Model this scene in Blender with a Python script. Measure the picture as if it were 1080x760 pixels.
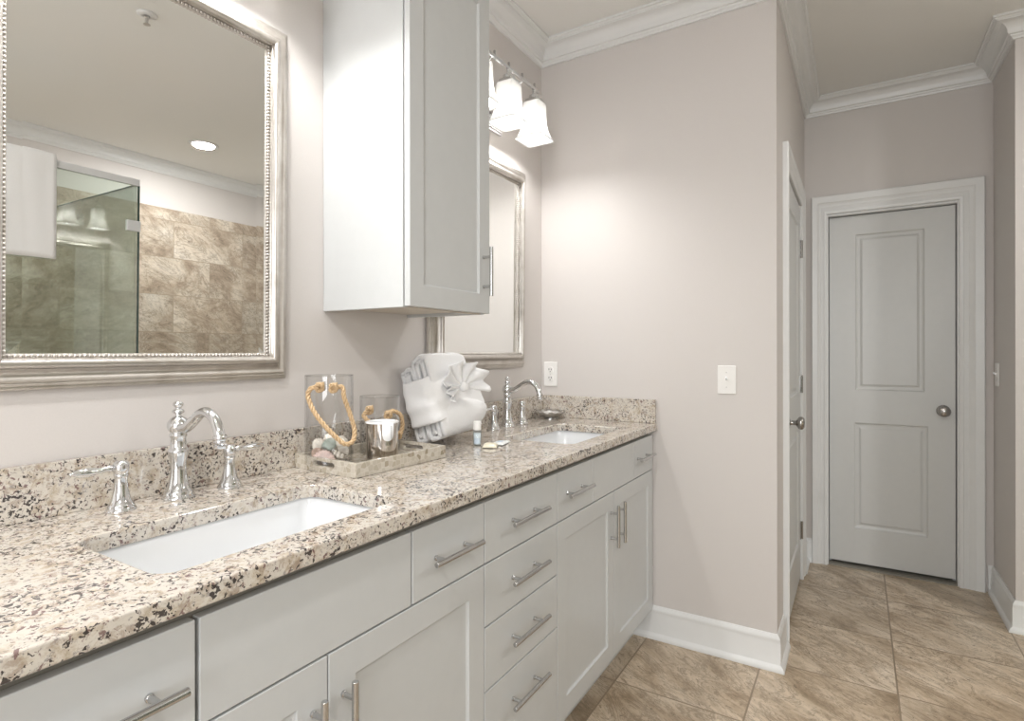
import bpy, bmesh, math, random
from mathutils import Vector, Matrix, noise
random.seed(7)
C = bpy.context.scene
COL = C.collection
for o in list(bpy.data.objects): bpy.data.objects.remove(o)
PI = math.pi

# ------------------------------------------------------------------ camera
cam = bpy.data.cameras.new('camera'); camo = bpy.data.objects.new('camera', cam); COL.objects.link(camo)
cam.sensor_width = 36; cam.sensor_fit = 'HORIZONTAL'; cam.lens = 592.6/1080*36
cam.shift_y = -8.9/1080; cam.clip_start = .02
camo.location = (1.3088, 0, 1.235); camo.rotation_euler = (PI/2, 0.0013, .552)
C.camera = camo
# ------------------------------------------------------------------ world + lights + exposure
w = bpy.data.worlds.new('world'); C.world = w; w.use_nodes = True
w.node_tree.nodes['Background'].inputs[0].default_value = (.9, .95, 1, 1)
w.node_tree.nodes['Background'].inputs[1].default_value = 1.0
C.view_settings.view_transform = 'Standard'; C.view_settings.look = 'None'
C.view_settings.gamma = 1; C.view_settings.use_curve_mapping = False
C.view_settings.exposure = 0.22
def light(name, kind, loc, power, color=(1,1,1), rot=(0,0,0), **kw):
    l = bpy.data.lights.new(name, kind); l.energy = power; l.color = color
    for k, v in kw.items(): setattr(l, k, v)
    o = bpy.data.objects.new(name, l); COL.objects.link(o); o.location = loc; o.rotation_euler = rot
    return o
VAN_P = 6.8      # each vanity bulb
DOWN_P = 18.0    # each ceiling downlight, the seen one and the added fills
light('added_window_fill', 'AREA', (1.8, -2.0, 1.5), 32, (.96, .98, 1), (PI/2, 0, 0), shape='RECTANGLE', size=1.5, size_y=1.3)  # added fill light, set at the made-up window behind the camera
WARM = (1, .985, .965)

# ------------------------------------------------------------------ materials
def new_mat(name):
    m = bpy.data.materials.new(name); m.use_nodes = True
    nt = m.node_tree; b = nt.nodes['Principled BSDF']
    return m, nt, b
def N(nt, t, **kw):
    n = nt.nodes.new(t)
    for k, v in kw.items():
        if k in n.inputs.keys(): n.inputs[k].default_value = v
        else: setattr(n, k, v)
    return n
def coords(nt, scale=(1,1,1), rot=(0,0,0), loc=(0,0,0)):
    tc = N(nt, 'ShaderNodeTexCoord'); mp = N(nt, 'ShaderNodeMapping')
    mp.inputs['Scale'].default_value = scale; mp.inputs['Rotation'].default_value = rot; mp.inputs['Location'].default_value = loc
    nt.links.new(tc.outputs['Object'], mp.inputs['Vector']); return mp.outputs['Vector']
def noise_n(nt, vec, scale, detail=3, rough=.5, dist=0):
    n = N(nt, 'ShaderNodeTexNoise'); n.inputs['Scale'].default_value = scale; n.inputs['Detail'].default_value = detail
    n.inputs['Roughness'].default_value = rough; n.inputs['Distortion'].default_value = dist
    nt.links.new(vec, n.inputs['Vector']); return n.outputs['Fac']
def ramp(nt, fac, stops, interp='LINEAR'):
    r = N(nt, 'ShaderNodeValToRGB'); cr = r.color_ramp; cr.interpolation = interp
    while len(cr.elements) < len(stops): cr.elements.new(.5)
    for e, (p, c) in zip(cr.elements, stops):
        e.position = p; e.color = (c, c, c, 1) if isinstance(c, (int, float)) else (*c, 1)
    nt.links.new(fac, r.inputs['Fac']); return r.outputs['Color']
def mixc(nt, fac, a, b, mode='MIX'):
    m = N(nt, 'ShaderNodeMix', data_type='RGBA', blend_type=mode)
    for sock, v in ((m.inputs[0], fac), (m.inputs[6], a), (m.inputs[7], b)):
        if hasattr(v, 'links') or isinstance(v, bpy.types.NodeSocket): nt.links.new(v, sock)
        elif isinstance(v, (int, float)): sock.default_value = v
        else: sock.default_value = (*v, 1)
    return m.outputs[2]
def bump(nt, b, h, strength=.2, dist=.001):
    n = N(nt, 'ShaderNodeBump'); n.inputs['Strength'].default_value = strength; n.inputs['Distance'].default_value = dist
    nt.links.new(h, n.inputs['Height']); nt.links.new(n.outputs['Normal'], b.inputs['Normal'])
def simple(name, col, rough=.5, metal=0, bumpscale=None, bstr=.1, bdist=.001, var=.03, coat=0):
    m, nt, b = new_mat(name)
    v = coords(nt)
    f = noise_n(nt, v, bumpscale or 30, 3)
    lo = tuple(max(0, c*(1-var)) for c in col); hi = tuple(min(1, c*(1+var)) for c in col)
    nt.links.new(ramp(nt, f, [(.3, lo), (.7, hi)]), b.inputs['Base Color'])
    b.inputs['Roughness'].default_value = rough; b.inputs['Metallic'].default_value = metal
    b.inputs['Coat Weight'].default_value = coat
    if bumpscale: bump(nt, b, f, bstr, bdist)
    return m
M = {}
M['wall'] = simple('wall_paint', (.655, .622, .600), .6, bumpscale=260, bstr=.12, bdist=.0008, var=.012)
M['ceil'] = simple('ceiling_paint', (.82, .815, .79), .8, bumpscale=200, bstr=.1, bdist=.001, var=.012)
M['door'] = simple('door_paint', (.625, .63, .62), .35, var=.008)
M['trim'] = simple('white_trim_paint', (.765, .77, .765), .3, var=.008)
M['cab'] = simple('light_grey_cabinet_paint', (.555, .568, .568), .32, var=.01)
M['cabin'] = simple('face_frame_gap_shade', (.27, .255, .22), .5, var=.02)  # frame darkened: shade in gaps and under the counter is in the colour
M['under'] = simple('cabinet_underside', (.60, .54, .46), .5, var=.05)
M['chrome'] = simple('polished_chrome', (.74, .75, .76), .06, 1, var=.01)
M['steel'] = simple('brushed_steel_pull', (.55, .55, .55), .22, 1, var=.03)
M['nickel'] = simple('brushed_nickel', (.62, .61, .60), .28, 1, var=.03)
M['cupmetal'] = simple('polished_steel', (.66, .62, .58), .1, 1, var=.02)
M['knob'] = simple('dark_pewter', (.42, .41, .40), .22, 1, var=.02)
M['ceramic'] = simple('white_ceramic', (.76, .775, .79), .1, var=.005, coat=.5)
M['plastic'] = simple('white_plastic', (.86, .85, .83), .3, var=.005)
M['dark'] = simple('dark_slot', (.03, .03, .03), .6)
M['white'] = simple('bright_white_plastic', (.9, .92, .94), .3, var=.005)
M['blue'] = simple('pale_blue_print', (.60, .70, .80), .5)
M['paper'] = simple('white_wrapper', (.84, .86, .86), .35, bumpscale=90, bstr=.5, bdist=.003)
M['cream'] = simple('cream_wrapper', (.82, .77, .62), .35, bumpscale=90, bstr=.5, bdist=.003)
M['shellpink'] = simple('pink_shell', (.68, .52, .48), .35, bumpscale=120, bstr=.3, var=.15)
M['shellwhite'] = simple('white_shell', (.82, .77, .70), .4, bumpscale=120, bstr=.3, var=.12)
M['shellbrown'] = simple('brown_shell', (.42, .30, .24), .4, bumpscale=120, bstr=.3, var=.3)
M['seaglass'] = simple('sea_green_shell', (.40, .47, .43), .45, bumpscale=90, bstr=.3, var=.15)
M['rim'] = simple('dark_glass_edge', (.05, .09, .08), .1)

def frame_metal():
    m, nt, b = new_mat('champagne_silver_leaf')
    v = coords(nt)
    f = noise_n(nt, v, 14, 4, .6)
    nt.links.new(ramp(nt, f, [(.3, (.46, .425, .385)), (.55, (.60, .57, .535)), (.8, (.53, .50, .465))]), b.inputs['Base Color'])
    b.inputs['Metallic'].default_value = .9; b.inputs['Roughness'].default_value = .34
    bump(nt, b, noise_n(nt, v, 150, 3), .08, .001)
    return m
M['frame'] = frame_metal()
def mirror_mat():
    m, nt, b = new_mat('mirror_silver')
    b.inputs['Base Color'].default_value = (.95, .96, .95, 1); b.inputs['Metallic'].default_value = 1; b.inputs['Roughness'].default_value = 0.0
    return m
M['mirror'] = mirror_mat()

def granite():
    m, nt, b = new_mat('granite')
    v = coords(nt)
    base = ramp(nt, noise_n(nt, v, 34, 6, .7, .5), [(.28, (.31, .25, .18)), (.40, (.53, .46, .37)), (.50, (.655, .61, .545)), (.64, (.60, .56, .50)), (.78, (.43, .37, .30))])
    blot = ramp(nt, noise_n(nt, coords(nt, loc=(3, 1, 2)), 48, 6, .7, .6), [(.53, 0), (.62, .6)])
    c1 = mixc(nt, blot, base, (.30, .22, .165))
    grey = ramp(nt, noise_n(nt, coords(nt, loc=(7, 5, 1)), 120, 4, .7), [(.57, 0), (.64, .7)])
    c2 = mixc(nt, grey, c1, (.25, .22, .215))
    burg = ramp(nt, noise_n(nt, coords(nt, loc=(1, 9, 4)), 90, 3, .6, .8), [(.61, 0), (.64, .8)])
    c3 = mixc(nt, burg, c2, (.14, .06, .065))
    clus = ramp(nt, noise_n(nt, coords(nt, loc=(5, 5, 5)), 16, 3), [(.38, .0), (.62, .11)])
    s = N(nt, 'ShaderNodeMath', operation='ADD'); nt.links.new(noise_n(nt, coords(nt, loc=(2, 3, 8)), 145, 3, .55, .5), s.inputs[0]); nt.links.new(clus, s.inputs[1])
    blk = ramp(nt, s.outputs[0], [(.642, 0), (.668, .95)])
    c4 = mixc(nt, blk, c3, (.045, .036, .036))
    nt.links.new(c4, b.inputs['Base Color'])
    b.inputs['Roughness'].default_value = .12; b.inputs['Coat Weight'].default_value = .4; b.inputs['Coat Roughness'].default_value = .06
    return m
M['granite'] = granite()

def travertine(name, axes, pitch, off, half, cols, grout=(.25, .19, .13), gw=.006, rough=.3, bond=False):
    # axes: which object coordinates run along the tile's length and height
    m, nt, b = new_mat(name)
    tc = N(nt, 'ShaderNodeTexCoord'); sp = N(nt, 'ShaderNodeSeparateXYZ'); nt.links.new(tc.outputs['Object'], sp.inputs[0])
    def mth(op, a, b2=None, c=None):
        n = N(nt, 'ShaderNodeMath', operation=op)
        for i, x in enumerate((a, b2, c)):
            if x is None: continue
            if isinstance(x, (int, float)): n.inputs[i].default_value = x
            else: nt.links.new(x, n.inputs[i])
        return n.outputs[0]
    A = mth('DIVIDE', mth('SUBTRACT', sp.outputs[axes[0]], off[0]), pitch[0])
    B = mth('DIVIDE', mth('SUBTRACT', sp.outputs[axes[1]], off[1]), pitch[1])
    fb = mth('FLOOR', B)
    if bond: A = mth('ADD', A, mth('MULTIPLY', mth('MODULO', mth('ABSOLUTE', fb), 2.0), .5))
    fa = mth('FLOOR', A)
    def edge(x, p):
        fr = mth('FRACT', x); d = mth('MINIMUM', fr, mth('SUBTRACT', 1.0, fr)); return mth('LESS_THAN', mth('MULTIPLY', d, p), gw/2)
    g = mth('MAXIMUM', edge(A, pitch[0]), edge(B, pitch[1]))
    idv = N(nt, 'ShaderNodeCombineXYZ'); nt.links.new(fa, idv.inputs[0]); nt.links.new(fb, idv.inputs[1])
    wn = N(nt, 'ShaderNodeTexWhiteNoise', noise_dimensions='3D'); nt.links.new(idv.outputs[0], wn.inputs['Vector'])
    sc = N(nt, 'ShaderNodeVectorMath', operation='SCALE'); nt.links.new(wn.outputs['Color'], sc.inputs[0]); sc.inputs['Scale'].default_value = 23
    def vec(s, r):
        m0 = N(nt, 'ShaderNodeMapping'); m0.inputs['Rotation'].default_value = r
        mp = N(nt, 'ShaderNodeMapping'); mp.inputs['Scale'].default_value = s
        ad = N(nt, 'ShaderNodeVectorMath', operation='ADD'); nt.links.new(tc.outputs['Object'], ad.inputs[0]); nt.links.new(sc.outputs[0], ad.inputs[1])
        nt.links.new(ad.outputs[0], m0.inputs['Vector']); nt.links.new(m0.outputs['Vector'], mp.inputs['Vector']); return mp.outputs['Vector']
    st = (1, 1.9, 1) if axes == (0, 1) else (1, 1, 1.5)
    rt = (0, 0, .62) if axes == (0, 1) else (.55, 0, 0)
    n1 = noise_n(nt, vec(st, rt), 3.4, 9, .62, .5)
    base = ramp(nt, n1, [(.28, cols[0]), (.42, cols[1]), (.55, cols[2]), (.72, cols[3])])
    st2 = tuple(x*1.6 if x > 1 else x for x in st)
    vein = ramp(nt, noise_n(nt, vec(st2, rt), 5, 8, .72, 2.2), [(.40, 0), (.47, .30), (.50, .05), (.60, 0), (.66, .25), (.7, .05)])
    c = mixc(nt, vein, base, tuple(x*.5 for x in cols[0]))
    crk = ramp(nt, noise_n(nt, vec(st2, rt), 2.6, 10, .78, 1.1), [(.455, 0), (.485, .75), (.50, .1), (.515, 0), (.575, 0), (.59, .45), (.605, 0)])
    c = mixc(nt, crk, c, tuple(x*.62 for x in cols[0]))
    pits = ramp(nt, noise_n(nt, vec(st, rt), 30, 5, .8, .6), [(.60, 0), (.67, .85)])
    c = mixc(nt, pits, c, tuple(x*.33 for x in cols[0]))
    vr = ramp(nt, wn.outputs['Value'], [(0, .88), (1, 1.06)])
    c = mixc(nt, 1.0, c, vr, 'MULTIPLY')
    c = mixc(nt, g, c, grout)
    nt.links.new(c, b.inputs['Base Color'])
    rr = mth('ADD', mth('MULTIPLY', pits, .3), rough); nt.links.new(rr, b.inputs['Roughness'])
    h = mth('SUBTRACT', 1.0, mth('MAXIMUM', g, mth('MULTIPLY', pits, .6))); bump(nt, b, h, .35, .0015)
    return m
M['floor'] = travertine('travertine_floor', (0, 1), (.45, .45), (.53, 2.0), 0,
    [(.27, .195, .12), (.47, .365, .255), (.62, .51, .385), (.74, .64, .515)])
M['tile'] = travertine('travertine_wall_tile', (1, 2), (.61, .305), (2.49, .105), 0,
    [(.30, .235, .175), (.47, .385, .30), (.63, .555, .46), (.72, .66, .58)], grout=(.36, .30, .23), gw=.006, rough=.3, bond=True)

def clear_glass(name, tint, rfl=1.0):
    m = bpy.data.materials.new(name); m.use_nodes = True; nt = m.node_tree
    for n in list(nt.nodes): nt.nodes.remove(n)
    out = N(nt, 'ShaderNodeOutputMaterial'); tr = N(nt, 'ShaderNodeBsdfTransparent'); gl = N(nt, 'ShaderNodeBsdfGlossy')
    tr.inputs[0].default_value = (*tint, 1); gl.inputs['Roughness'].default_value = 0.0
    lw = N(nt, 'ShaderNodeLayerWeight'); lw.inputs[0].default_value = .5
    pw = N(nt, 'ShaderNodeMath', operation='POWER'); nt.links.new(lw.outputs['Facing'], pw.inputs[0]); pw.inputs[1].default_value = 4.0
    fr = N(nt, 'ShaderNodeMath', operation='MULTIPLY_ADD'); nt.links.new(pw.outputs[0], fr.inputs[0]); fr.inputs[1].default_value = rfl*.75; fr.inputs[2].default_value = .045*rfl
    mx = N(nt, 'ShaderNodeMixShader'); nt.links.new(fr.outputs[0], mx.inputs[0]); nt.links.new(tr.outputs[0], mx.inputs[1]); nt.links.new(gl.outputs[0], mx.inputs[2])
    nt.links.new(mx.outputs[0], out.inputs[0]); return m
M['glass'] = clear_glass('green_shower_glass', (.895, .95, .91), 3.6)
M['vase'] = clear_glass('clear_vase_glass', (.982, .982, .98), 1.3)
M['clearplastic'] = clear_glass('clear_bottle_plastic', (.85, .9, .92))

def rope_mat():
    m, nt, b = new_mat('jute_rope')
    v = coords(nt)
    nt.links.new(ramp(nt, noise_n(nt, v, 260, 3), [(.3, (.50, .33, .17)), (.7, (.74, .56, .36))]), b.inputs['Base Color'])
    b.inputs['Roughness'].default_value = .8; bump(nt, b, noise_n(nt, v, 900, 2), .5, .001); return m
M['rope'] = rope_mat()
def towel_mat(name, scale, strg):
    m, nt, b = new_mat(name); v = coords(nt)
    b.inputs['Base Color'].default_value = (.86, .86, .86, 1); b.inputs['Roughness'].default_value = .95
    b.inputs['Sheen Weight'].default_value = .3
    f = noise_n(nt, v, scale, 4, .7)
    nt.links.new(ramp(nt, f, [(.3, (.86, .86, .87)), (.65, (.94, .94, .94))]), b.inputs['Base Color'])
    bump(nt, b, f, strg, .004); return m
M['towel'] = towel_mat('white_terry', 330, .9)
M['waffle'] = towel_mat('white_smooth_towel', 500, .3)
def pearl():
    m, nt, b = new_mat('mother_of_pearl_scales'); v = coords(nt)
    vo = N(nt, 'ShaderNodeTexVoronoi'); vo.inputs['Scale'].default_value = 75; vo.inputs['Randomness'].default_value = .6; nt.links.new(v, vo.inputs['Vector'])
    ve = N(nt, 'ShaderNodeTexVoronoi', feature='DISTANCE_TO_EDGE'); ve.inputs['Scale'].default_value = 75; ve.inputs['Randomness'].default_value = .6; nt.links.new(v, ve.inputs['Vector'])
    sp = N(nt, 'ShaderNodeSeparateColor'); nt.links.new(vo.outputs['Color'], sp.inputs[0])
    c = ramp(nt, sp.outputs[0], [(0, (.30, .25, .18)), (.12, (.44, .39, .31)), (.6, (.52, .475, .40)), (1, (.60, .56, .49))])
    e = ramp(nt, ve.outputs['Distance'], [(.02, .75), (.07, 0)])
    nt.links.new(mixc(nt, e, c, (.66, .62, .55)), b.inputs['Base Color']); b.inputs['Roughness'].default_value = .2
    return m
M['pearl'] = pearl()
def shade_mat():
    m = bpy.data.materials.new('frosted_lit_shade'); m.use_nodes = True; nt = m.node_tree
    b = nt.nodes['Principled BSDF']; out = nt.nodes['Material Output']
    b.inputs['Base Color'].default_value = (.95, .95, .94, 1); b.inputs['Roughness'].default_value = .25
    tl = N(nt, 'ShaderNodeBsdfTranslucent'); tl.inputs[0].default_value = (.48, .475, .465, 1)
    mx = N(nt, 'ShaderNodeMixShader'); mx.inputs[0].default_value = .6
    nt.links.new(b.outputs[0], mx.inputs[1]); nt.links.new(tl.outputs[0], mx.inputs[2]); nt.links.new(mx.outputs[0], out.inputs[0])
    return m
M['shade'] = shade_mat()
def emit(name, col, s):
    m, nt, b = new_mat(name); b.inputs['Emission Color'].default_value = (*col, 1); b.inputs['Emission Strength'].default_value = s; return m
M['bulb'] = emit('lit_bulb', (1, .98, .95), 7)
M['lens'] = emit('lit_downlight_lens', (1, .98, .95), 14)

# ------------------------------------------------------------------ mesh helpers
def tag(o, label=None, cat=None, group=None, kind=None):
    for k, v in (('label', label), ('category', cat), ('group', group), ('kind', kind)):
        if v: o[k] = v
    return o
def thing(name, label, cat, loc=(0,0,0), rot=(0,0,0), group=None, kind=None):
    o = bpy.data.objects.new(name, None); COL.objects.link(o); o.location = loc; o.rotation_euler = rot
    o.empty_display_size = .05
    return tag(o, label, cat, group, kind)
def obj(name, bm, mat, parent=None, smooth=False, bevel=0, sub=0, angle=None, segs=2, loc=None, rot=None):
    bmesh.ops.recalc_face_normals(bm, faces=bm.faces)
    me = bpy.data.meshes.new(name); bm.to_mesh(me); bm.free()
    me.materials.append(mat)
    if smooth or angle:
        for p in me.polygons: p.use_smooth = True
    if angle: me.set_sharp_from_angle(angle=angle)
    o = bpy.data.objects.new(name, me); COL.objects.link(o)
    if parent: o.parent = parent
    if loc: o.location = loc
    if rot: o.rotation_euler = rot
    if bevel:
        b = o.modifiers.new('bevel', 'BEVEL'); b.width = bevel; b.segments = segs; b.limit_method = 'ANGLE'; b.angle_limit = math.radians(40)
    if sub:
        s = o.modifiers.new('sub', 'SUBSURF'); s.levels = sub; s.render_levels = sub
    return o
def copy_tree(o, parent=None):
    c = o.copy(); COL.objects.link(c)
    if parent: c.parent = parent
    for ch in list(o.children): copy_tree(ch, c)
    return c
def box(bm, x0, x1, y0, y1, z0, z1):
    vs = [bm.verts.new((x, y, z)) for x in (x0, x1) for y in (y0, y1) for z in (z0, z1)]
    for f in ((0,1,3,2), (4,6,7,5), (0,4,5,1), (2,3,7,6), (0,2,6,4), (1,5,7,3)): bm.faces.new([vs[i] for i in f])
def boxes(*bs):
    bm = bmesh.new()
    for b in bs: box(bm, *b)
    return bm
def loft(bm, rings, closed=True, cap0=True, cap1=True, loop=False):
    R = [[bm.verts.new(p) for p in r] for r in rings]
    n = len(R[0]); pairs = list(zip(R, R[1:])) + ([(R[-1], R[0])] if loop else [])
    for a, b in pairs:
        for i in range(n if closed else n-1):
            j = (i+1) % n
            bm.faces.new((a[i], a[j], b[j], b[i]))
    if closed and not loop:
        if cap0: bm.faces.new(R[0][::-1])
        if cap1: bm.faces.new(R[-1])
    return R
def lathe(bm, prof, c=(0,0,0), n=32, cap0=False, cap1=False, axis='Z'):
    rings = []
    for r, h in prof:
        ring = []
        for k in range(n):
            a = 2*PI*k/n; p = (r*math.cos(a), r*math.sin(a), h)
            if axis == 'X': p = (h, p[0], p[1])
            if axis == 'Y': p = (p[1], h, p[0])
            ring.append((c[0]+p[0], c[1]+p[1], c[2]+p[2]))
        rings.append(ring)
    loft(bm, rings, cap0=cap0, cap1=cap1)
def catmull(pts, n=8):
    P = [Vector(p) for p in pts]; P = [P[0]*2-P[1]] + P + [P[-1]*2-P[-2]]; out = []
    for i in range(1, len(P)-2):
        for k in range(n):
            t = k/n; a, b, c, d = P[i-1:i+3]
            out.append(.5*((2*b) + (c-a)*t + (2*a-5*b+4*c-d)*t*t + (3*b-a-3*c+d)*t**3))
    out.append(P[-2]); return out
def frames(pts):
    T = [(pts[min(i+1, len(pts)-1)]-pts[max(i-1, 0)]).normalized() for i in range(len(pts))]
    u = T[0].orthogonal().normalized(); out = []
    for t in T:
        u = (u - t*u.dot(t)).normalized(); out.append((u, t.cross(u)))
    return out
def tube(bm, pts, rad, n=14, caps=True):
    pts = [Vector(p) for p in pts]; F = frames(pts); L = len(pts)
    rings = []
    for i, (p, (u, v)) in enumerate(zip(pts, F)):
        r = rad[i] if isinstance(rad, (list, tuple)) else (rad(i/(L-1)) if callable(rad) else rad)
        rings.append([p + (u*math.cos(2*PI*k/n) + v*math.sin(2*PI*k/n))*r for k in range(n)])
    loft(bm, rings, cap0=caps, cap1=caps)
def rope(bm, ctrl, R=.0062, pitch=.036):
    pts = catmull(ctrl, 14); F = frames(pts); s = 0; S = [0]
    for a, b in zip(pts, pts[1:]): s += (b-a).length; S.append(s)
    for k in range(3):
        q = []
        for p, (u, v), d in zip(pts, F, S):
            a = 2*PI*(d/pitch + k/3); q.append(p + (u*math.cos(a)+v*math.sin(a))*R*.56)
        tube(bm, q, R*.50, 8)
def sweep(bm, path, prof, closed=False, mp=lambda a, b, h: (a, b, h)):
    """mitred profile sweep; profile = (offset to the right of travel, height)"""
    P = [Vector((p[0], p[1])) for p in path]; n = len(P); rings = []
    for i in range(n):
        dn = (P[(i+1) % n]-P[i]).normalized() if (closed or i < n-1) else None
        dp = (P[i]-P[i-1]).normalized() if (closed or i > 0) else None
        dn = dn or dp; dp = dp or dn
        n1 = Vector((dp.y, -dp.x)); n2 = Vector((dn.y, -dn.x))
        m = n1 + n2; m = m / (m.dot(n1))
        rings.append([mp(*(P[i]+m*d), h) for d, h in prof])
    loft(bm, rings, closed=True, loop=closed)
def panel_slab(bm, w0, w1, h0, h1, th, panels, rings, mp):
    """slab whose face (at depth 0, towards +d) carries moulded panels; mp(w, h, d) -> xyz"""
    V = {}
    def v(a, b, d):
        k = (round(a, 5), round(b, 5), round(d, 5))
        if k not in V: V[k] = bm.verts.new(mp(a, b, d))
        return V[k]
    A = sorted({w0, w1, *[p[0] for p in panels], *[p[1] for p in panels]}); B = sorted({h0, h1, *[p[2] for p in panels], *[p[3] for p in panels]})
    for a0, a1 in zip(A, A[1:]):
        for b0, b1 in zip(B, B[1:]):
            ca, cb = (a0+a1)/2, (b0+b1)/2
            if any(p[0] < ca < p[1] and p[2] < cb < p[3] for p in panels): continue
            bm.faces.new((v(a0,b0,0), v(a1,b0,0), v(a1,b1,0), v(a0,b1,0)))
    for p in panels:
        # split the ring edges at the grid lines so the mesh stays welded
        def ringpts(i, d):
            q = (p[0]+i, p[1]-i, p[2]+i, p[3]-i); return [(q[0], q[2], d), (q[1], q[2], d), (q[1], q[3], d), (q[0], q[3], d)]
        prev = ringpts(0, 0)
        for i, d in rings:
            cur = ringpts(i, d)
            for k in range(4):
                l = (k+1) % 4
                bm.faces.new((v(*prev[k]), v(*prev[l]), v(*cur[l]), v(*cur[k])))
            prev = cur
        bm.faces.new([v(*x) for x in prev])
    bot = [v(w0,h0,-th), v(w1,h0,-th), v(w1,h1,-th), v(w0,h1,-th)]; bm.faces.new(bot[::-1])
    def edge(pa, pb, qa, qb, pts):
        bm.faces.new([v(*pa, -th), v(*pb, -th)] + [v(*x, 0) for x in pts][::-1])
    edge((w0,h0), (w1,h0), 0, 0, [(a, h0) for a in A]); edge((w1,h0), (w1,h1), 0, 0, [(w1, b) for b in B])
    edge((w1,h1), (w0,h1), 0, 0, [(a, h1) for a in A[::-1]]); edge((w0,h1), (w0,h0), 0, 0, [(w0, b) for b in B[::-1]])
def rrect(x0, x1, y0, y1, r, z, n=6):
    out = []
    for cx, cy, a0 in ((x1-r, y1-r, 0), (x0+r, y1-r, PI/2), (x0+r, y0+r, PI), (x1-r, y0+r, 1.5*PI)):
        for k in range(n+1):
            a = a0 + PI/2*k/n; out.append((cx+r*math.cos(a), cy+r*math.sin(a), z))
    return out

# ------------------------------------------------------------------ room shell
CZ = 2.70; YE = 2.40; XH = 1.04; YF = 3.7425; XR = 1.90; YJ = 3.275; XB = 3.58; YB = -2.1
def struct(name, bm, mat, label=None, **kw):
    o = obj(name, bm, mat, **kw); return tag(o, label=label, kind='structure')
struct('floor', boxes((-.1, XB+.1, YB-.1, YF+.1, -.1, 0)), M['floor'], 'beige travertine tile floor')
struct('ceiling', boxes((-.1, XB+.1, YB-.1, YF+.1, CZ, CZ+.1)), M['ceil'], 'pale painted ceiling')
struct('wall_left', boxes((-.1, 0, YB, YE, 0, CZ)), M['wall'], 'greige painted wall behind the vanity')
struct('wall_end', boxes((-.1, XH, YE, YE+.1, 0, CZ)), M['wall'], 'greige painted wall closing the vanity')
DY0, DY1, DZ = 2.70, 3.42, 2.03
struct('wall_hall_left', boxes((XH-.1, XH, YE+.1, DY0, 0, CZ), (XH-.1, XH, DY0, DY1, DZ, CZ), (XH-.1, XH, DY1, YF, 0, CZ), (XH-.1, XH-.09, DY0, DY1, 0, DZ)), M['wall'])  # thin last box is unseen, added behind the door against light leaks
FX0, FX1 = 1.148, 1.768
struct('wall_hall_far', boxes((XH-.1, FX0, YF, YF+.1, 0, CZ), (FX0, FX1, YF, YF+.1, 2.03, CZ), (FX1, XR+.1, YF, YF+.1, 0, CZ), (FX0, FX1, YF+.09, YF+.1, 0, 2.03)), M['wall'])  # last box: unseen board added to block outside light around the door
struct('wall_hall_right', boxes((XR, XR+.1, YJ, YF, 0, CZ)), M['wall'])
struct('wall_jog', boxes((XR+.1, XB+.1, YJ, YJ+.1, 0, CZ)), M['wall'])
struct('wall_right', boxes((XB, XB+.1, YB, YJ, 0, CZ)), M['wall'])
WX0, WX1, WZ0, WZ1 = 1.0, 2.6, .85, 2.2
struct('wall_back', boxes((-.1, WX0, YB-.1, YB, 0, CZ), (WX1, XB+.1, YB-.1, YB, 0, CZ), (WX0, WX1, YB-.1, YB, 0, WZ0), (WX0, WX1, YB-.1, YB, WZ1, CZ)), M['wall'])
win = thing('fill_window_1', 'unseen window added in the wall behind the camera for fill light', 'window', (0, YB-.05, 0), kind='structure')  # unseen, added to give the fill light an opening
obj('fill_window_frame', boxes((WX0, WX0+.05, -.03, .03, WZ0, WZ1), (WX1-.05, WX1, -.03, .03, WZ0, WZ1), (WX0+.05, WX1-.05, -.03, .03, WZ0, WZ0+.05), (WX0+.05, WX1-.05, -.03, .03, WZ1-.05, WZ1), (1.78, 1.82, -.02, .02, WZ0+.05, WZ1-.05)), M['trim'], win)
# tile on the shower wall, up to z 2.29
TZ = 2.335
struct('wall_shower_tile', boxes((XB-.012, XB, 0.4, YJ, 0, TZ)), M['tile'], 'travertine tiled shower wall', bevel=.002)

crown = [(0, CZ-.09), (.010, CZ-.09), (.012, CZ-.082), (.018, CZ-.078), (.020, CZ-.072), (.027, CZ-.070)]
for k in range(9):
    a = PI/2*k/8
    crown.append((.030+.042*(1-math.cos(a)), CZ-.064+.042*math.sin(a)))
crown += [(.074, CZ-.018), (.078, CZ-.018), (.082, CZ-.012), (.088, CZ-.010), (.088, CZ-.0005), (0, CZ-.0005)]
bm = bmesh.new()
sweep(bm, [(0, YB), (0, YE), (XH, YE), (XH, YF), (XR, YF), (XR, YJ), (XB, YJ), (XB, YB)], crown, closed=True)
struct('trim_1', bm, M['trim'], 'white crown moulding around the ceiling', angle=.5)
BH = .137
base = [(0, 0), (.028, 0), (.028, .006), (.024, .016), (.016, .022), (.014, .026), (.014, BH-.032), (.012, BH-.026), (.013, BH-.022), (.011, BH-.012), (.005, BH-.004), (.004, BH), (0, BH)]
def baseboard(name, path):
    bm = bmesh.new(); sweep(bm, path, base); struct(name, bm, M['trim'], angle=.6)
baseboard('baseboard_end', [(.03, YE), (XH, YE), (XH, 2.605)])
baseboard('baseboard_hall_left', [(XH, 3.515), (XH, YF), (1.078, YF)])
baseboard('baseboard_hall_right', [(1.876, YF), (XR, YF), (XR, YJ), (2.02, YJ)])

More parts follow.
